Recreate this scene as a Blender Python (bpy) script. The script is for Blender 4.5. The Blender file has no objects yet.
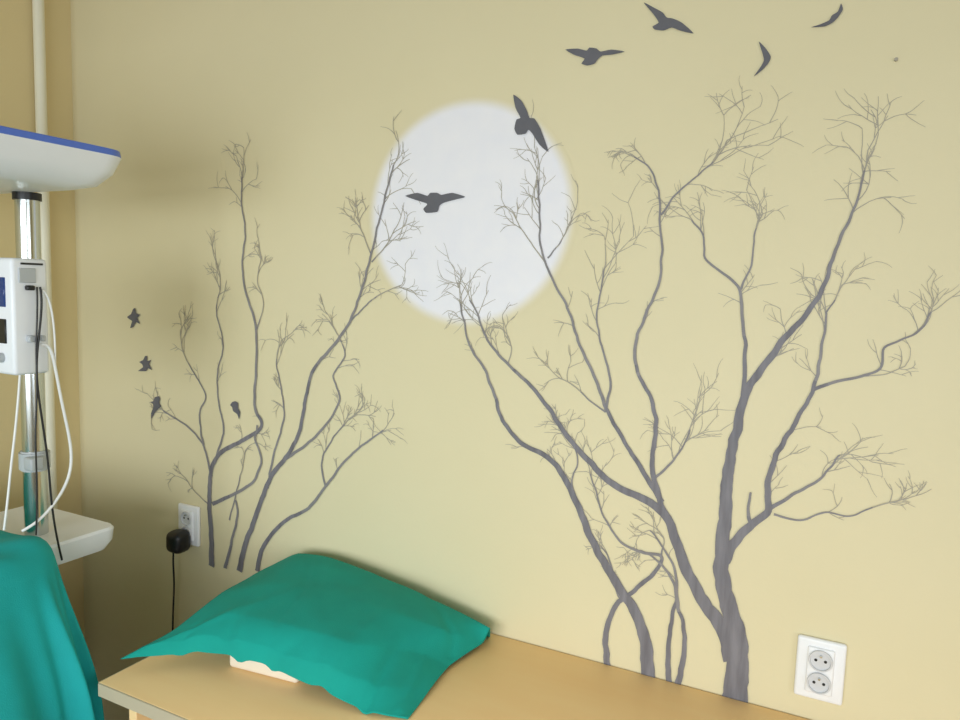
import bpy, bmesh, math, random
from mathutils import Vector, Matrix, noise, geometry
random.seed(7)
scene = bpy.context.scene
scene.view_settings.view_transform = 'Standard'

# ------------------------------------------------------------ camera
F = 720.0
CAM = Vector((0.0, -1.5, 1.54))
yaw, pitch, roll = math.radians(26.6), math.radians(5.7), math.radians(1.9)
fwd = Vector((-math.sin(yaw)*math.cos(pitch), math.cos(yaw)*math.cos(pitch), -math.sin(pitch)))
r0 = Vector((math.cos(yaw), math.sin(yaw), 0))
u0 = r0.cross(fwd)
R = r0*math.cos(roll) + u0*math.sin(roll)
U = u0*math.cos(roll) - r0*math.sin(roll)
cd = bpy.data.cameras.new("camera")
cam = bpy.data.objects.new("camera", cd)
scene.collection.objects.link(cam)
m = Matrix((( R.x, U.x, -fwd.x, CAM.x), (R.y, U.y, -fwd.y, CAM.y), (R.z, U.z, -fwd.z, CAM.z), (0,0,0,1)))
cam.matrix_world = m
cd.sensor_width = 36; cd.lens = 36*F/960; cd.clip_start = 0.02
scene.camera = cam

# survey: photo measurement -> metric coordinate on a real plane of the room
def ray(px, py):
    return (fwd*F + R*(px-480) + U*(360-py)).normalized()
def on(px, py, axis, val):
    d = ray(px, py); i = 'xyz'.index(axis)
    return CAM + d*((val-CAM[i])/d[i])
def wp(px, py):
    p = on(px, py, 'y', 0.0); return Vector((p.x, p.z))

# ------------------------------------------------------------ materials
def lin(c):
    return tuple(((v/255)/12.92 if v/255 <= 0.04045 else ((v/255+0.055)/1.055)**2.4) for v in c)+(1,)
def mat(name, c, rough=0.6, metal=0.0, c2=None, scale=8.0, bump=0.0, bscale=200.0, sheen=0.0, stretch=None):
    mt = bpy.data.materials.new(name); mt.use_nodes = True
    nt = mt.node_tree; b = nt.nodes["Principled BSDF"]
    b.inputs["Roughness"].default_value = rough
    b.inputs["Metallic"].default_value = metal
    if sheen: b.inputs["Sheen Weight"].default_value = sheen
    tc = nt.nodes.new("ShaderNodeTexCoord"); src = tc.outputs["Object"]
    if stretch:
        mp = nt.nodes.new("ShaderNodeMapping"); mp.inputs["Scale"].default_value = stretch
        nt.links.new(src, mp.inputs["Vector"]); src = mp.outputs["Vector"]
    nz = nt.nodes.new("ShaderNodeTexNoise"); nz.inputs["Scale"].default_value = scale
    nz.inputs["Detail"].default_value = 5
    nt.links.new(src, nz.inputs["Vector"])
    cr = nt.nodes.new("ShaderNodeValToRGB")
    cr.color_ramp.elements[0].position = 0.3; cr.color_ramp.elements[1].position = 0.7
    cr.color_ramp.elements[0].color = lin(c)
    cr.color_ramp.elements[1].color = lin(c2 if c2 else tuple(min(255, v*1.02) for v in c))
    nt.links.new(nz.outputs["Fac"], cr.inputs["Fac"])
    nt.links.new(cr.outputs["Color"], b.inputs["Base Color"])
    if bump:
        n2 = nt.nodes.new("ShaderNodeTexNoise"); n2.inputs["Scale"].default_value = bscale
        nt.links.new(tc.outputs["Object"], n2.inputs["Vector"])
        bp = nt.nodes.new("ShaderNodeBump"); bp.inputs["Strength"].default_value = bump
        bp.inputs["Distance"].default_value = 0.002
        nt.links.new(n2.outputs["Fac"], bp.inputs["Height"])
        nt.links.new(bp.outputs["Normal"], b.inputs["Normal"])
    return mt
WC = (224,212,173)
M_wall = mat("wall_paint_cream", WC, 0.6, c2=(227,215,177), scale=2.5, bump=0.1, bscale=120)
M_wall2 = mat("wall_paint_yellow", (220,200,150), 0.6, c2=(224,204,155), scale=2.5, bump=0.1, bscale=120)
M_floor = mat("floor_linoleum", (150,148,145), 0.4, c2=(165,163,160), scale=30)
M_ceil = mat("ceiling_paint", (225,225,224), 0.8)
M_trunk = mat("tree_paint_dark", (104,101,107), 0.6, c2=(134,131,137), scale=18, stretch=(4,1,0.5))
M_branch = mat("tree_paint_mid", (128,124,126), 0.6, c2=(146,142,142), scale=20)
M_twig = mat("tree_paint_light", (162,155,141), 0.6, c2=(176,168,151), scale=20)
M_bird = mat("bird_paint", (92,92,98), 0.6, c2=(104,103,110), scale=20)
M_table = mat("table_laminate", (252,212,152), 0.5, c2=(254,218,160), scale=4, stretch=(1,6,6))
M_edge = mat("table_edge_band", (190,174,146), 0.5)
M_teal = mat("teal_cloth", (0,150,136), 0.9, c2=(0,158,144), scale=12, bump=0.25, bscale=500)
M_teal2 = mat("teal_drape_cloth", (4,160,158), 0.8, c2=(8,170,170), scale=10, bump=0.25, bscale=500)
M_plas = mat("white_plastic", (232,234,238), 0.35)
M_grey = mat("grey_plastic", (178,182,184), 0.4)
M_socket = mat("socket_plastic", (242,242,244), 0.3)
M_sockin = mat("socket_inner", (212,212,214), 0.35)
M_blue = mat("blue_plastic", (84,116,205), 0.4)
M_black = mat("black_plastic", (22,22,24), 0.4)
M_chrome = mat("chrome", (200,205,205), 0.18, 1.0)
M_pad = mat("pad_vinyl", (234,218,196), 0.5)
M_pipe = mat("pipe_paint", (232,226,204), 0.4)
M_screen = mat("display_glass", (30,60,120), 0.1)
M_white_cable = mat("white_cable", (230,230,228), 0.4)

def link(o): scene.collection.objects.link(o); return o
def obj(name, me, mats=(), parent=None, smooth=False):
    o = link(bpy.data.objects.new(name, me))
    for x in mats: me.materials.append(x)
    if smooth:
        for p in me.polygons: p.use_smooth = True
    if parent: o.parent = parent
    return o
def rbox(name, c, s, mt, bev=0.004, seg=3, parent=None, rot=None):
    bm = bmesh.new(); bmesh.ops.create_cube(bm, size=1)
    bmesh.ops.scale(bm, vec=s, verts=bm.verts)
    if bev: bmesh.ops.bevel(bm, geom=bm.edges[:], offset=bev, segments=seg, affect='EDGES', profile=0.5)
    me = bpy.data.meshes.new(name); bm.to_mesh(me); bm.free()
    o = obj(name, me, [mt], parent); o.location = c
    if rot: o.rotation_euler = rot
    if bev:
        for p in me.polygons: p.use_smooth = True
        me.set_sharp_from_angle(angle=math.radians(40))
    return o
def cyl(name, c, r, h, mt, axis='z', parent=None, r2=None, seg=40, bev=0.0):
    bm = bmesh.new()
    bmesh.ops.create_cone(bm, cap_ends=True, segments=seg, radius1=r, radius2=r if r2 is None else r2, depth=h)
    if bev:
        es = [e for e in bm.edges if abs(e.verts[0].co.z-e.verts[1].co.z) < 1e-6]
        bmesh.ops.bevel(bm, geom=es, offset=bev, segments=2, affect='EDGES')
    me = bpy.data.meshes.new(name); bm.to_mesh(me); bm.free()
    o = obj(name, me, [mt], parent, True); me.set_sharp_from_angle(angle=math.radians(40))
    o.location = c
    if axis == 'y': o.rotation_euler = (math.pi/2, 0, 0)
    if axis == 'x': o.rotation_euler = (0, math.pi/2, 0)
    return o
def tube(name, pts, r, mt, parent=None):
    cu = bpy.data.curves.new(name, 'CURVE'); cu.dimensions = '3D'; cu.bevel_depth = r; cu.bevel_resolution = 4
    s = cu.splines.new('NURBS'); s.points.add(len(pts)-1)
    for i, p in enumerate(pts): s.points[i].co = (*p, 1)
    s.use_endpoint_u = True; s.order_u = 4; s.resolution_u = 10
    cu.materials.append(mt)
    o = link(bpy.data.objects.new(name, cu))
    if parent: o.parent = parent
    return o
def empty(name, loc=(0,0,0)):
    o = link(bpy.data.objects.new(name, None)); o.empty_display_size = 0.1
    return o

# ------------------------------------------------------------ room
XL = on(76, 250, 'y', 0.0).x
XR, YF, H = 1.9, -3.4, 2.75
W = XR-XL
rbox("wall_back", ((XL+XR)/2, 0.06, H/2), (W+0.24, 0.12, H), M_wall, 0)
rbox("wall_left", (XL-0.06, YF/2, H/2), (0.12, -YF, H), M_wall2, 0)
rbox("floor", ((XL+XR)/2, YF/2, -0.05), (W+0.24, -YF+0.24, 0.1), M_floor, 0)
rbox("ceiling", ((XL+XR)/2, YF/2, H+0.05), (W+0.24, -YF+0.24, 0.1), M_ceil, 0)
wx0, wx1, wz0, wz1 = -1.9, 0.9, 0.85, 1.95
wf = empty("wall_front")
rbox("below_window", ((XL+XR)/2, YF-0.06, wz0/2), (W+0.24, 0.12, wz0), M_wall2, 0, parent=wf)
rbox("above_window", ((XL+XR)/2, YF-0.06, (wz1+H)/2), (W+0.24, 0.12, H-wz1), M_wall2, 0, parent=wf)
rbox("beside_window_a", ((XL-0.12+wx0)/2, YF-0.06, (wz0+wz1)/2), (wx0-XL+0.12, 0.12, wz1-wz0), M_wall2, 0, parent=wf)
rbox("beside_window_b", ((XR+0.12+wx1)/2, YF-0.06, (wz0+wz1)/2), (XR+0.12-wx1, 0.12, wz1-wz0), M_wall2, 0, parent=wf)
wn = empty("window_1")
for n, c, s in (("rail_top", ((wx0+wx1)/2, YF-0.08, wz1-0.03), (wx1-wx0, 0.05, 0.06)),
                ("rail_bottom", ((wx0+wx1)/2, YF-0.08, wz0+0.03), (wx1-wx0, 0.05, 0.06)),
                ("stile_a", (wx0+0.03, YF-0.08, (wz0+wz1)/2), (0.06, 0.05, wz1-wz0)),
                ("stile_b", (wx1-0.03, YF-0.08, (wz0+wz1)/2), (0.06, 0.05, wz1-wz0)),
                ("mullion", ((wx0+wx1)/2, YF-0.08, (wz0+wz1)/2), (0.07, 0.05, wz1-wz0))):
    rbox(n, c, s, M_plas, 0.005, parent=wn)
vy0, vy1 = -3.0, -1.3  # span of the added opening in the unseen right wall, made for the fill
wr = empty("wall_right")
rbox("below_window", (XR+0.06, YF/2, wz0/2), (0.12, -YF, wz0), M_wall2, 0, parent=wr)
rbox("above_window", (XR+0.06, YF/2, (wz1+H)/2), (0.12, -YF, H-wz1), M_wall2, 0, parent=wr)
rbox("beside_window_a", (XR+0.06, (YF+vy0)/2, (wz0+wz1)/2), (0.12, vy0-YF, wz1-wz0), M_wall2, 0, parent=wr)
rbox("beside_window_b", (XR+0.06, vy1/2, (wz0+wz1)/2), (0.12, -vy1, wz1-wz0), M_wall2, 0, parent=wr)
wn2 = empty("added_side_window")  # unseen window frame, added to go with the side fill lamp
for n, c, s in (("rail_top", (XR+0.08, (vy0+vy1)/2, wz1-0.03), (0.05, vy1-vy0, 0.06)),
                ("rail_bottom", (XR+0.08, (vy0+vy1)/2, wz0+0.03), (0.05, vy1-vy0, 0.06)),
                ("stile_a", (XR+0.08, vy0+0.03, (wz0+wz1)/2), (0.05, 0.06, wz1-wz0)),
                ("stile_b", (XR+0.08, vy1-0.03, (wz0+wz1)/2), (0.05, 0.06, wz1-wz0)),
                ("mullion", (XR+0.08, (vy0+vy1)/2, (wz0+wz1)/2), (0.05, 0.07, wz1-wz0))):
    rbox(n, c, s, M_plas, 0.005, parent=wn2)

# heating pipe in the left corner
pp = on(42, 120, 'x', XL+0.025)
cyl("wall_pipe", (XL+0.022, pp.y, H/2), 0.0155, H, M_pipe)

# ------------------------------------------------------------ mural
class Paint:
    seq = 0
    def __init__(s): s.v = []; s.f = []; s.m = []
    def ribbon(s, P, Wd, level, sc=None):
        n = len(P)
        Paint.seq += 1
        off = {0: 0.0026, 1: 0.0021, 2: 0.0008}[level] + (Paint.seq % 120)*1.0e-5*(0.3 if level < 2 else 1)
        base = len(s.v)
        for i in range(n):
            a = P[max(0, i-1)]; b = P[min(n-1, i+1)]
            t = (b-a); t = t.normalized() if t.length > 1e-9 else Vector((0, 1))
            nn = Vector((-t.y, t.x))*Wd[i]*0.5
            for q in (P[i]+nn, P[i]-nn): s.v.append((q.x, -off, q.y))
        for i in range(n-1):
            k = base+2*i
            s.f.append((k, k+1, k+3, k+2))
            ml = level
            if sc and level < 2:
                wpx = Wd[i]/sc
                ml = 0 if wpx > 3.4 else (1 if wpx > 1.3 else 2)
            s.m.append(ml)
    def build(s, name):
        me = bpy.data.meshes.new(name); me.from_pydata(s.v, [], s.f)
        o = obj(name, me, [M_trunk, M_branch, M_twig])
        for p, mi in zip(me.polygons, s.m): p.material_index = mi
        bm = bmesh.new(); bm.from_mesh(me)
        for f in bm.faces:
            f.normal_update()
            if f.normal.y > 0: f.normal_flip()
        bm.to_mesh(me); bm.free()
        return o
def cr(pts, sub=8, lb=0.0):
    out = []
    n = len(pts)
    for i in range(n-1):
        p0, p1, p2, p3 = pts[max(0, i-1)], pts[i], pts[i+1], pts[min(n-1, i+2)]
        for k in range(sub):
            t = k/sub
            c = 0.5*((2*p1)+(p2-p0)*t+(2*p0-5*p1+4*p2-p3)*t*t+(3*p1-p0-3*p2+p3)*t**3)
            out.append(c.lerp(p1.lerp(p2, t), lb) if lb else c)
    out.append(pts[-1].copy()); return out
def twig(pt, p, ang, L, w, depth):
    n = 6; P = [p.copy()]; a = ang; curve = random.uniform(-0.15, 0.15)
    for i in range(n):
        a += curve+random.uniform(-0.15, 0.15)
        P.append(P[-1]+Vector((math.cos(a), math.sin(a)))*L/n)
    pt.ribbon(P, [w*(1-0.5*i/n) for i in range(n+1)], 2)
    if depth <= 0: return
    for k in range(random.choice((1, 2, 2, 3))):
        i = random.randint(2, n)
        sgn = 1 if (k % 2 == 0) else -1
        twig(pt, P[i], a+sgn*random.uniform(0.3, 0.8), L*random.uniform(0.5, 0.8), w*0.8, depth-1)
def branch(pt, pts, w0, w1, level=1, tip=3, side=0, tipL=32, s0=0.35, ex=0.5):
    C = [wp(*q) for q in pts]
    mid = pts[len(pts)//2]
    sc = (wp(mid[0], mid[1]-1)-wp(mid[0], mid[1])).length
    P = cr(C)
    n = len(P)
    if w0 < 13: w0 *= 0.8
    w1 *= 0.68
    for i in range(1, n-1):
        q = P[i]; d = noise.noise(Vector((q.x*45, q.y*45, 3.1)))*0.0035
        P[i] = q+Vector((d, 0))
    Wd = [sc*(w0+(w1-w0)*(i/(n-1))**ex)*(1+0.12*noise.noise(Vector((P[i].x*60, P[i].y*60, 9)))) for i in range(n)]
    pt.ribbon(P, Wd, level, sc)
    d = (P[-1]-P[-3]); a = math.atan2(d.y, d.x)
    for k in range(tip):
        twig(pt, P[-1-min(n-1, k*3)], a+random.uniform(-0.8, 0.8), sc*tipL*random.uniform(0.65, 1.15), sc*max(0.9, w1*0.62), 2)
    for k in range(int(side*0.75+0.5)):
        i = int(n*random.uniform(s0, 0.97)); i = max(1, min(n-2, i))
        d = P[i+1]-P[i-1]; a = math.atan2(d.y, d.x)+random.choice((-1, 1))*random.uniform(0.4, 0.9)
        twig(pt, P[i], a, sc*tipL*random.uniform(0.45, 0.85), sc*0.85, random.choice((1, 1, 2)))

# moon, airbrushed edge
c = wp(472, 214)
rx = abs(wp(572, 214).x-wp(372, 214).x)/2; rz = abs(wp(472, 102).y-wp(472, 325).y)/2
cx = (wp(572, 214).x+wp(372, 214).x)/2
K = 1.055
bm = bmesh.new()
bm.faces.new([bm.verts.new((K*math.cos(-a*math.pi/48), 0, K*math.sin(-a*math.pi/48))) for a in range(96)])
bm.normal_update()
for f in bm.faces:
    if f.normal.y > 0: f.normal_flip()
me = bpy.data.meshes.new("painted_moon"); bm.to_mesh(me); bm.free()
M_moon = mat("moon_paint", (243,240,243), 0.6, c2=(238,236,242), scale=4)
nt = M_moon.node_tree; b = nt.nodes["Principled BSDF"]
tc = nt.nodes.new("ShaderNodeTexCoord"); ln = nt.nodes.new("ShaderNodeVectorMath"); ln.operation = 'LENGTH'
nt.links.new(tc.outputs["Object"], ln.inputs[0])
mr = nt.nodes.new("ShaderNodeMapRange"); mr.interpolation_type = 'SMOOTHSTEP'
mr.inputs["From Min"].default_value = 0.925; mr.inputs["From Max"].default_value = 1.05
nt.links.new(ln.outputs["Value"], mr.inputs["Value"])
mx = nt.nodes.new("ShaderNodeMix"); mx.data_type = 'RGBA'
old = b.inputs["Base Color"].links[0].from_socket
nt.links.new(mr.outputs["Result"], mx.inputs[0]); nt.links.new(old, mx.inputs[6])
mx.inputs[7].default_value = lin((225,213,175)); nt.links.new(mx.outputs[2], b.inputs["Base Color"])
mo = obj("painted_moon", me, [M_moon]); mo.location = (cx, -0.0005, c.y); mo.scale = (rx, 1, rz)

# right tree (big trunk)
T = Paint()
branch(T, [(733,706),(738,668),(737,637),(728,602),(722,575),(722,545),(726,505),(727,480),(731,455),(738,425),(745,395),(762,368),(782,342),(803,318),(822,290),(834,255),(850,218),(862,185),(868,150)], 28, 1.2, 0, 6, 9, 44, 0.6, 0.5)
branch(T, [(741,415),(744,380),(745,345),(742,310),(738,288),(722,272),(706,258),(703,235),(692,220)], 7, 2.2, 1, 4, 5, 38)
branch(T, [(740,290),(752,262),(755,235),(762,212)], 3.2, 1.6, 1, 4, 3, 38)
branch(T, [(724,560),(735,542),(750,526),(768,510),(768,482),(776,455),(796,422),(812,392),(820,362),(824,330),(826,312)], 13, 2.4, 0, 4, 6, 34)
branch(T, [(752,524),(748,510),(751,492)], 6, 3, 0, 0)
branch(T, [(812,390),(835,382),(862,376),(880,368),(884,348),(902,340),(920,330),(931,312)], 5, 2.2, 1, 5, 3, 34)
branch(T, [(768,510),(790,496),(815,482),(828,470),(840,455)], 6, 2.2, 1, 4, 3, 34)
branch(T, [(774,514),(800,520),(825,512),(850,516),(875,506),(900,500)], 3.4, 1.6, 1, 3, 5, 26)
branch(T, [(826,312),(836,298),(842,285)], 2.2, 1.5, 1, 3, 0, 26)
branch(T, [(862,376),(885,374),(905,366)], 2.0, 1.2, 1, 2, 2, 18)
T.build("painted_tree")
# leaning tree
T = Paint()
branch(T, [(733,660),(722,628),(703,600),(686,568),(676,540),(668,520),(650,502),(615,485),(590,462),(568,436),(550,410),(530,385),(508,364),(488,340),(478,315),(470,300)], 18, 1.8, 0, 5, 9, 36)
branch(T, [(668,522),(658,492),(652,462),(656,430),(652,400),(638,372),(636,342),(648,310),(660,280),(662,250),(660,215),(658,188),(650,168),(630,155)], 9, 1.8, 0, 3, 6, 24)
branch(T, [(661,215),(676,195),(695,178),(715,160),(728,140)], 3, 1.6, 1, 5, 4, 42)
branch(T, [(662,502),(645,474),(625,442),(608,412),(596,380),(580,345),(568,308),(552,278),(541,245),(540,205),(538,180)], 7.5, 2.2, 0, 4, 7, 36)
branch(T, [(606,410),(611,382),(603,350),(597,318),(602,285),(606,262)], 4, 1.8, 1, 4, 5, 38)
branch(T, [(548,258),(562,240),(572,218)], 2.4, 1.4, 1, 3, 1, 26)
branch(T, [(545,262),(526,236),(512,212)], 2, 1.2, 2, 3, 1, 24)
branch(T, [(606,412),(590,400),(572,384),(560,378)], 2.6, 1.4, 1, 3, 2, 24)
branch(T, [(655,478),(672,462),(684,445),(690,428)], 4, 1.8, 1, 6, 5, 42)
branch(T, [(508,364),(512,348),(505,335)], 2, 1.2, 2, 3, 1, 22)
T.build("painted_tree")
# small trees in the middle
T = Paint()
branch(T, [(648,684),(647,650),(638,617),(620,588),(604,562),(588,530),(576,500),(560,470),(545,455),(522,443),(503,420),(494,392),(484,368),(470,345),(464,320),(460,300)], 15.5, 1.8, 0, 4, 6, 30)
branch(T, [(609,671),(606,640),(613,610),(634,590),(655,572),(661,556),(642,552),(622,542),(606,520),(596,492),(590,470)], 10, 1.8, 0, 4, 6, 28, 0.5)
branch(T, [(671,690),(668,655),(672,622),(676,595),(668,572),(652,556),(640,550)], 9, 2, 0, 2, 3, 22, 0.5)
branch(T, [(676,690),(684,655),(684,630),(677,600),(675,570),(662,545),(650,530)], 9, 2, 0, 3, 4, 26, 0.5)
branch(T, [(640,622),(632,600),(618,595),(610,560),(600,545)], 3.5, 1.8, 1, 3, 2, 22)
branch(T, [(576,500),(572,480),(578,462),(572,440),(560,425)], 2.8, 1.5, 1, 4, 3, 24)
branch(T, [(661,556),(664,540),(656,528)], 2.2, 1.4, 1, 2, 1, 18)
T.build("painted_tree")
# left trees
T = Paint()
branch(T, [(212,566),(212,535),(210,505),(212,470),(222,452),(242,441),(262,426),(255,405),(257,365),(256,325),(247,295),(243,265),(246,232),(242,200),(243,172)], 10.5, 1.8, 0, 4, 8, 26)
branch(T, [(212,476),(204,446),(190,428),(172,416),(160,408)], 4, 1.8, 1, 3, 4, 20)
branch(T, [(204,446),(200,415),(206,395),(194,372),(183,350),(181,330)], 3.4, 1.5, 1, 4, 4, 22)
branch(T, [(217,456),(224,430),(219,400),(218,372),(224,345),(217,312),(221,285),(217,262)], 3.8, 1.5, 1, 4, 6, 24)
branch(T, [(210,505),(196,492),(186,478)], 2, 1.2, 1, 3, 1, 18)
branch(T, [(257,330),(264,305),(258,280),(262,258)], 2, 1.2, 1, 3, 2, 20)
T.build("painted_tree")
T = Paint()
branch(T, [(226,568),(232,542),(238,515),(236,500)], 6, 3, 0, 0)
branch(T, [(213,504),(228,497),(244,489),(256,478),(262,458),(256,440),(258,425)], 5.5, 3, 0, 0)
branch(T, [(240,571),(246,545),(258,512),(271,478),(288,455),(300,432),(306,400),(314,370),(332,348),(350,322),(362,290),(370,262),(378,228),(386,195),(394,165)], 10.5, 2, 0, 4, 11, 28)
branch(T, [(268,488),(274,455),(284,420),(282,390),(277,362),(282,340)], 4.4, 1.5, 1, 4, 4, 24)
branch(T, [(284,460),(310,442),(330,420),(340,398),(334,376),(345,356),(340,338),(330,322)], 4.8, 1.5, 1, 3, 5, 24)
branch(T, [(352,320),(372,300),(390,290),(402,285)], 2.4, 1.3, 1, 3, 2, 22)
branch(T, [(372,262),(386,246),(396,228)], 2, 1.2, 1, 4, 3, 28)
branch(T, [(372,255),(364,235),(358,215)], 2, 1.2, 1, 4, 2, 26)
branch(T, [(258,571),(263,548),(284,522),(309,508),(328,484),(348,458),(370,440),(384,430)], 8.5, 2, 0, 3, 5, 22)
branch(T, [(326,486),(322,462),(332,440),(345,424),(358,412)], 3.4, 1.5, 1, 5, 4, 24)
branch(T, [(230,520),(240,480),(246,450)], 2.6, 1.4, 1, 2, 2, 18)
T.build("painted_tree")

# birds
def bird(pts, z=0.0034, lb=0.45):
    P = [wp(*q) for q in pts]; n = len(P); out = []
    for i in range(n):
        p0, p1, p2, p3 = P[i-1], P[i], P[(i+1) % n], P[(i+2) % n]
        for k in range(4):
            t = k/4
            c = 0.5*((2*p1)+(p2-p0)*t+(2*p0-5*p1+4*p2-p3)*t*t+(3*p1-p0-3*p2+p3)*t**3)
            l = p1.lerp(p2, t); out.append(c.lerp(l, lb))
    r = geometry.delaunay_2d_cdt(out, [], [list(range(len(out)))], 1, 1e-6)
    me = bpy.data.meshes.new("painted_bird")
    fs = []
    for f in r[2]:
        a, b, c2 = (r[0][i] for i in f[:3])
        cr_ = (b-a).cross(c2-a)
        fs.append(list(f) if cr_ > 0 else list(f)[::-1])
    me.from_pydata([(q.x, -z, q.y) for q in r[0]], [], fs)
    obj("painted_bird", me, [M_bird])
bird([(566,50),(578,49),(587,51),(590,48),(597,49),(601,52),(612,50),(625,52),(613,55),(603,56),(598,60),(595,64),(588,66),(582,64),(585,59),(574,55)])
bird([(644,3),(654,8),(663,13),(667,18),(673,19),(682,23),(694,34),(680,31),(672,28),(664,31),(655,30),(653,27),(659,23),(654,15)])
bird([(841,4),(843,10),(838,18),(833,23),(825,27),(811,28),(820,25),(829,21),(832,16),(838,12)])
bird([(759,42),(766,49),(771,57),(769,63),(763,70),(754,77),(761,67),(764,61),(763,55)])
bird([(514,95),(522,101),(527,110),(530,118),(535,119),(541,129),(549,152),(540,145),(533,134),(529,130),(526,134),(518,135),(515,129),(517,120),(521,118),(516,108)])
bird([(406,196),(418,193),(428,196),(431,193),(438,193),(442,195),(453,193),(466,197),(455,200),(444,203),(440,206),(438,212),(427,213),(424,209),(428,204),(416,200)])
# small swallows by the left tree: raised wings, forked tail
bird([(128,317),(132,314),(134,309),(136,308),(137,313),(141,315),(138,318),(141,324),(137,322),(134,327),(131,328),(133,321),(130,319)], lb=0.7)
bird([(140,362),(144,360),(146,356),(148,356),(148,361),(152,360),(150,364),(153,370),(149,368),(147,371),(139,371),(144,367),(143,364)], lb=0.7)
bird([(151,402),(154,401),(156,397),(160,396),(161,399),(160,403),(162,406),(159,409),(156,412),(152,419),(152,413),(154,408),(154,404)], lb=0.6)
bird([(231,405),(233,402),(236,401),(239,403),(239,408),(241,412),(240,419),(238,414),(234,411),(233,407)], lb=0.6)
sp = wp(896, 60); cyl("wall_hook", (sp.x, -0.003, sp.y), 0.003, 0.006, M_twig, 'y')

# ------------------------------------------------------------ sockets
def socket(px, py):
    p = wp(px, py); e = empty("wall_socket"); x, z = p.x, p.y
    rbox("cover_plate", (x, -0.006, z), (0.086, 0.012, 0.122), M_socket, 0.005, parent=e)
    rbox("insert", (x, -0.013, z), (0.048, 0.008, 0.092), M_socket, 0.0035, parent=e)
    for s in (1, -1):
        zz = z+s*0.0225
        bm = bmesh.new()
        prof = [(0.0215, 0.019), (0.0205, 0.0215), (0.0185, 0.0215), (0.0175, 0.0175), (0.0001, 0.0175)]
        rings = []
        for r, y in prof:
            rings.append([bm.verts.new((x+r*math.cos(a*math.pi/20), -y, zz+r*math.sin(a*math.pi/20))) for a in range(40)])
        for a, b in zip(rings, rings[1:]):
            for i in range(40): bm.faces.new((a[i], a[(i+1) % 40], b[(i+1) % 40], b[i]))
        bmesh.ops.recalc_face_normals(bm, faces=bm.faces)
        me = bpy.data.meshes.new("dish"); bm.to_mesh(me); bm.free(); obj("dish", me, [M_sockin], e)
        for dx in (-0.0085, 0.0085):
            cyl("pin_hole", (x+dx, -0.0178, zz), 0.0028, 0.001, M_black, 'y', e, seg=16)
        cyl("earth_pin", (x, -0.0205, zz+0.010), 0.0022, 0.007, M_chrome, 'y', e, seg=16)
    return x, z
socket(820, 668)
sx, sz = socket(191, 524)
ch = empty("phone_charger")
zc = sz-0.040
rbox("charger_body", (sx-0.002, -0.045, zc), (0.06, 0.058, 0.066), M_black, 0.02, 4, parent=ch)
cyl("charger_neck", (sx-0.002, -0.035, zc), 0.018, 0.03, M_black, 'y', ch)
tube("charger_cable", [(sx-0.004, -0.06, zc-0.02), (sx-0.004, -0.065, zc-0.06), (sx-0.01, -0.05, zc-0.12), (sx-0.05, -0.03, zc-0.25), (sx-0.06, -0.02, zc-0.45), (sx-0.05, -0.02, 0.3)], 0.0028, M_black, ch)

# ------------------------------------------------------------ table
TZ = 0.720
DZ = TZ-0.75
fl = on(99, 682, 'z', TZ)
x0, x1, y0 = fl.x, 1.0, fl.y
tb = empty("treatment_table")
rbox("top", ((x0+x1)/2, (y0-0.004)/2, TZ-0.014), (x1-x0, -y0-0.004, 0.028), M_table, 0.002, 2, tb)
rbox("edge_front", ((x0+x1)/2, y0-0.001, TZ-0.015), (x1-x0, 0.004, 0.028), M_edge, 0.001, 1, tb)
rbox("edge_end", (x0-0.001, (y0-0.004)/2, TZ-0.015), (0.004, -y0-0.004, 0.028), M_edge, 0.001, 1, tb)
for i, xx in enumerate((x0+0.06, (x0+x1)/2, x1-0.05)):
    rbox("side_panel_%d" % (i+1), (xx, y0/2, (TZ-0.028)/2), (0.022, -y0-0.06, TZ-0.03), M_table, 0.001, 1, tb)
rbox("back_panel", ((x0+x1)/2, -0.04, 0.5), (x1-x0-0.12, 0.018, 0.38), M_table, 0.001, 1, tb)

# ------------------------------------------------------------ cloth over pillow
def O(px, py, ax, v): return on(px, py, ax, v+DZ if ax == 'z' else v)
rows = [
 [O(272,584,'y',-0.012), O(306,580,'y',-0.012), O(347,582,'y',-0.012), O(407,604,'y',-0.012), O(458,627,'y',-0.012), O(490,640,'y',-0.012)],
 [O(266,568,'y',-0.06), O(298,554,'y',-0.06), O(332,557,'y',-0.06), O(400,584,'y',-0.06), O(452,608,'y',-0.06), O(490,628,'y',-0.06)],
 [O(222,593,'z',.835), O(270,584,'z',.864), O(322,590,'z',.870), O(382,608,'z',.858), O(440,628,'z',.82), O(483,643,'z',.763)],
 [O(175,628,'z',.815), O(230,614,'z',.848), O(290,624,'z',.86), O(350,642,'z',.850), O(412,652,'z',.80), O(450,665,'z',.76)],
 [O(142,647,'z',.80), O(205,634,'z',.822), O(265,646,'z',.826), O(330,668,'z',.815), O(388,686,'z',.785), O(430,690,'z',.758)],
 [O(120,659,'z',.785), O(198,651,'z',.79), O(262,663,'z',.795), O(315,687,'z',.775), O(370,711,'z',.76), O(408,718,'z',.754)],
]
SUB = 16
fine = [cr(r, SUB, 0.5) for r in rows]
cols = [cr([fine[j][i] for j in range(6)], SUB, 0.55) for i in range(len(fine[0]))]
NU, NV = len(cols), len(cols[0])
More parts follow.
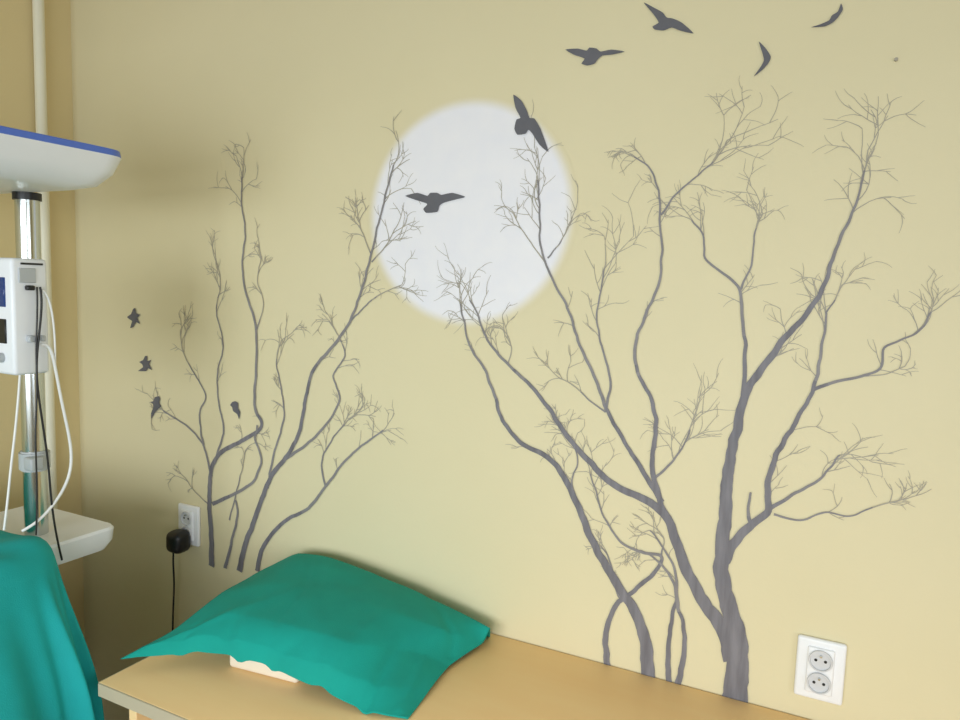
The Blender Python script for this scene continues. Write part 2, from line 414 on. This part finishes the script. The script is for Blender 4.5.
folds = [((0.20,0.50),(0.33,1.0),0.010,0.020), ((0.36,0.35),(0.05,0.80),-0.004,0.03), ((0.55,0.55),(0.62,1.0),-0.006,0.024),
         ((0.72,0.40),(0.78,1.0),0.008,0.020), ((0.66,0.12),(0.95,0.55),0.004,0.018), ((0.30,0.15),(0.36,0.62),0.002,0.010),
         ((0.60,0.10),(0.58,0.55),0.0015,0.010), ((0.47,0.62),(0.44,1.0),0.007,0.018), ((0.85,0.45),(0.92,0.95),-0.004,0.022), ((0.10,0.55),(0.16,1.0),0.006,0.018)]
def fold_h(u, v):
    h = 0
    for (a, b, dp, wd) in folds:
        A = Vector(a); B = Vector(b); q = Vector((u, v)); d = B-A
        t = max(0, min(1, (q-A).dot(d)/d.length_squared))
        dist = (q-(A+d*t)).length
        h -= dp*math.exp(-(dist/wd)**2)*min(1.0, 0.05+t*1.6)
    return h
vs = []
for i in range(NU):
    for j in range(NV):
        p = cols[i][j].copy()
        u, v = i/(NU-1), j/(NV-1)
        ed = min(v*6, 1)
        w = noise.noise(Vector((p.x*7, p.y*9, 1)))*0.003
        rg = 1-abs(noise.noise(Vector((p.x*9+p.y*5, p.y*5-p.x*3, 5))))*2
        w += (rg-0.6)*0.0015
        w += fold_h(u, v)
        p.z = max(p.z+w*ed, TZ+0.0035); p.y = min(p.y, -0.006)
        if v > 0.6: p.y += 0.6*w*(v-0.6)
        vs.append(p)
fs = [(i*NV+j, i*NV+j+1, (i+1)*NV+j+1, (i+1)*NV+j) for i in range(NU-1) for j in range(NV-1)]
me = bpy.data.meshes.new("teal_pillow_cover"); me.from_pydata([tuple(v) for v in vs], [], fs)
bm = bmesh.new(); bm.from_mesh(me); bmesh.ops.recalc_face_normals(bm, faces=bm.faces)
bm.faces.ensure_lookup_table()
if bm.faces[len(bm.faces)//2].normal.z < 0: bmesh.ops.reverse_faces(bm, faces=bm.faces)
bm.to_mesh(me); bm.free()
pc = obj("teal_pillow_cover", me, [M_teal], None, True)
sm = pc.modifiers.new("thickness", 'SOLIDIFY'); sm.thickness = 0.0025; sm.offset = -1

pd = on(228, 668, 'z', TZ); pe = on(297, 686, 'z', TZ)
ang = math.atan2(pe.y-pd.y, pe.x-pd.x); Lp = (pe-pd).length
nrm = Vector((-math.sin(ang), math.cos(ang), 0))
mid = (pd+pe)/2+nrm*0.10
rbox("foam_pad", (mid.x, mid.y, TZ+0.0195), (Lp, 0.20, 0.037), M_pad, 0.009, 4, rot=(0, 0, ang))

# ------------------------------------------------------------ infant warmer
iw = empty("infant_warmer")
PX, PY = -1.61, -0.52
cyl("pole", (PX, PY, 0.95), 0.024, 1.52, M_chrome, parent=iw)
cyl("pole_cap", (PX, PY, 1.706), 0.028, 0.016, M_black, parent=iw)
cyl("pole_collar", (PX, PY, 1.12), 0.031, 0.045, M_grey, parent=iw, bev=0.004)
rbox("collar_clamp", (PX+0.03, PY-0.02, 1.12), (0.03, 0.03, 0.03), M_grey, 0.005, parent=iw)
def rr(cx, cy, hx, hy, z, rad, n=10):
    out = []
    for q, (sx_, sy_) in enumerate(((1, 1), (-1, 1), (-1, -1), (1, -1))):
        for k in range(n+1):
            a = math.pi/2*(q+k/n)
            out.append((cx+sx_*(hx-rad)+rad*math.cos(a), cy+sy_*(hy-rad)+rad*math.sin(a), z))
    return out
def loft(name, rings, mt, parent, cap0=True, cap1=True):
    v = [p for r in rings for p in r]; n = len(rings[0]); f = []
    for a in range(len(rings)-1):
        for i in range(n): f.append((a*n+i, a*n+(i+1) % n, (a+1)*n+(i+1) % n, (a+1)*n+i))
    if cap0: f.append(tuple(range(n))[::-1])
    if cap1: f.append(tuple((len(rings)-1)*n+i for i in range(n)))
    me = bpy.data.meshes.new(name); me.from_pydata(v, [], f)
    o = obj(name, me, [mt], parent, True); me.set_sharp_from_angle(angle=math.radians(35)); return o
hx0, hx1, hy0, hy1 = -1.90, -1.35, -1.12, -0.455
hcx, hcy, hhx, hhy = (hx0+hx1)/2, (hy0+hy1)/2, (hx1-hx0)/2, (hy1-hy0)/2
loft("hood_shell", [rr(hcx, hcy, hhx-0.07, hhy-0.07, 1.714, .04), rr(hcx, hcy, hhx-0.035, hhy-0.035, 1.724, .05), rr(hcx, hcy, hhx-0.012, hhy-0.012, 1.75, .055), rr(hcx, hcy, hhx, hhy, 1.784, .055)], M_plas, iw)
loft("hood_top", [rr(hcx, hcy, hhx, hhy, 1.784, .055), rr(hcx, hcy, hhx-0.002, hhy-0.002, 1.797, .055), rr(hcx, hcy, hhx-0.03, hhy-0.03, 1.803, .05)], M_blue, iw)
rbox("heater_grille", (hcx, hcy-0.04, 1.711), (0.18, 0.36, 0.01), M_grey, 0.003, parent=iw)
# control unit
rbox("control_unit", (-1.615, -0.585, 1.45), (0.23, 0.075, 0.24), M_plas, 0.008, parent=iw)
rbox("display", (-1.585, -0.6235, 1.50), (0.125, 0.004, 0.06), M_screen, 0.001, 1, iw)
rbox("display_lower", (-1.585, -0.6235, 1.42), (0.125, 0.004, 0.05), M_black, 0.001, 1, iw)
for k in range(3):
    cyl("knob_%d" % (k+1), (-1.54-k*0.035, -0.627, 1.365), 0.010, 0.012, M_grey, 'y', iw, seg=20)
rbox("port_panel", (-1.4985, -0.592, 1.535), (0.004, 0.034, 0.03), M_grey, 0.001, 1, iw)
rbox("port", (-1.494, -0.590, 1.51), (0.012, 0.016, 0.01), M_black, 0.002, 1, iw)
rbox("port_lower", (-1.495, -0.590, 1.405), (0.012, 0.014, 0.014), M_grey, 0.002, 1, iw)
rbox("port_lower_b", (-1.495, -0.567, 1.405), (0.012, 0.010, 0.012), M_grey, 0.002, 1, iw)
rbox("label_strip", (-1.4985, -0.582, 1.559), (0.003, 0.045, 0.004), M_black, 0.0005, 1, iw)
# shelf
sxc, syc = -1.67, -0.50
loft("rear_shelf", [rr(sxc, syc, 0.150, 0.100, .895, .03), rr(sxc, syc, 0.160, 0.112, .915, .03), rr(sxc, syc, 0.163, 0.114, .943, .03), rr(sxc, syc, 0.159, 0.110, .949, .03)], M_plas, iw)
# bed and base
rbox("bed_tray", (-1.72, -1.02, 0.90), (0.52, 0.74, 0.10), M_plas, 0.02, parent=iw)
rbox("cabinet", (-1.72, -0.95, 0.52), (0.42, 0.5, 0.66), M_plas, 0.02, parent=iw)
rbox("base_beam", (-1.66, -0.8, 0.15), (0.5, 0.7, 0.07), M_grey, 0.02, parent=iw)
for i, (ax, ay) in enumerate(((-1.88, -1.1), (-1.44, -1.1), (-1.88, -0.5), (-1.44, -0.5))):
    cyl("caster_%d" % (i+1), (ax, ay, 0.05), 0.05, 0.03, M_black, 'x', iw, bev=0.006)
    cyl("caster_stem_%d" % (i+1), (ax, ay, 0.10), 0.012, 0.06, M_chrome, parent=iw)
# drape
n = 200
prof = [(0.0, 0.99), (0.5, 0.99), (0.8, 0.988), (0.90, 0.985), (0.96, 0.975), (0.99, 0.955), (1.0, 0.93), (1.03, 0.86), (1.07, 0.79), (1.10, 0.72), (1.12, 0.65), (1.125, 0.58), (1.125, 0.50)]
cxb, cyb, hxb, hyb = -1.725, -0.99, 0.325, 0.425
V = []
for s, z in prof:
    for k in range(n):
        a = 2*math.pi*k/n
        ca, sa = math.cos(a), math.sin(a)
        e = 0.23
        ux = math.copysign(abs(ca)**e, ca); uy = math.copysign(abs(sa)**e, sa)
        fl_ = max(0, s-1.0)
        fo = fl_*(0.5*math.sin(a*13+1.0)+0.3*math.sin(a*27))
        x = cxb+hxb*ux*min(s, 1)+ux*(fl_*0.8+fo*0.3)
        y = cyb+hyb*uy*min(s, 1)+uy*(fl_*0.12+fo*0.12)
        zz = z+noise.noise(Vector((x*7, y*7, 2)))*0.014+noise.noise(Vector((x*16, y*16, 4)))*0.008
        V.append((x, y, zz))
Fc = []
for a in range(len(prof)-1):
    for i in range(n): Fc.append((a*n+i, a*n+(i+1) % n, (a+1)*n+(i+1) % n, (a+1)*n+i))
me = bpy.data.meshes.new("teal_drape"); me.from_pydata(V, [], Fc)
bm = bmesh.new(); bm.from_mesh(me); bmesh.ops.remove_doubles(bm, verts=bm.verts, dist=1e-5)
bmesh.ops.recalc_face_normals(bm, faces=bm.faces); bm.to_mesh(me); bm.free()
dr = obj("teal_drape", me, [M_teal2], iw, True)
ss_ = dr.modifiers.new("s", 'SUBSURF'); ss_.levels = 1; ss_.render_levels = 1
# cables
def X(px, py, v=-1.485): return tuple(on(px, py, 'x', v))
tube("cable_white", [X(41,345,-1.49), X(50,342), X(55,365), X(62,405), X(73,450), X(70,480), X(52,508), X(36,524), X(22,531,-1.5)], 0.0032, M_white_cable, iw)
tube("cable_white_upper", [X(42,290,-1.49), X(52,295), X(56,330), X(55,370)], 0.0022, M_white_cable, iw)
tube("cable_black", [X(40,287,-1.49), X(43,300), X(39,335), X(35,372), X(42,420), X(50,470), X(52,520), X(62,560)], 0.0022, M_black, iw)
tube("cable_black_b", [X(37,287,-1.49), X(38,310), X(35,345), X(38,390), X(34,440), X(38,490), X(36,535)], 0.0018, M_black, iw)
tube("cable_left", [X(20,375,-1.55), X(17,420,-1.55), X(10,470,-1.55), X(8,500,-1.55), X(4,530,-1.55)], 0.0025, M_white_cable, iw)

# ------------------------------------------------------------ light
al = bpy.data.lights.new("window_daylight", 'AREA'); al.shape = 'RECTANGLE'
al.size = wx1-wx0-0.1; al.size_y = wz1-wz0-0.1; al.energy = 37; al.color = (0.87, 0.95, 1.0)
al.spread = math.radians(120)
lo = link(bpy.data.objects.new("window_daylight", al))
lo.location = ((wx0+wx1)/2, YF+0.10, (wz0+wz1)/2)
lo.rotation_euler = (math.radians(74), 0, math.radians(8))
al2 = bpy.data.lights.new("side_fill_light", 'AREA'); al2.shape = 'RECTANGLE'  # added fill lamp, softens the shadow blobs on the back wall
al2.size = vy1-vy0-0.1; al2.size_y = wz1-wz0-0.1; al2.energy = 15; al2.color = (0.87, 0.95, 1.0)
al2.spread = math.radians(140)
lo2 = link(bpy.data.objects.new("side_fill_light", al2))
lo2.location = (XR-0.04, (vy0+vy1)/2, (wz0+wz1)/2)
lo2.rotation_euler = (math.radians(80), 0, math.radians(80))
w = bpy.data.worlds.new("world"); scene.world = w; w.use_nodes = True
w.node_tree.nodes["Background"].inputs[0].default_value = (0.75, 0.85, 1, 1)
w.node_tree.nodes["Background"].inputs[1].default_value = 0.6
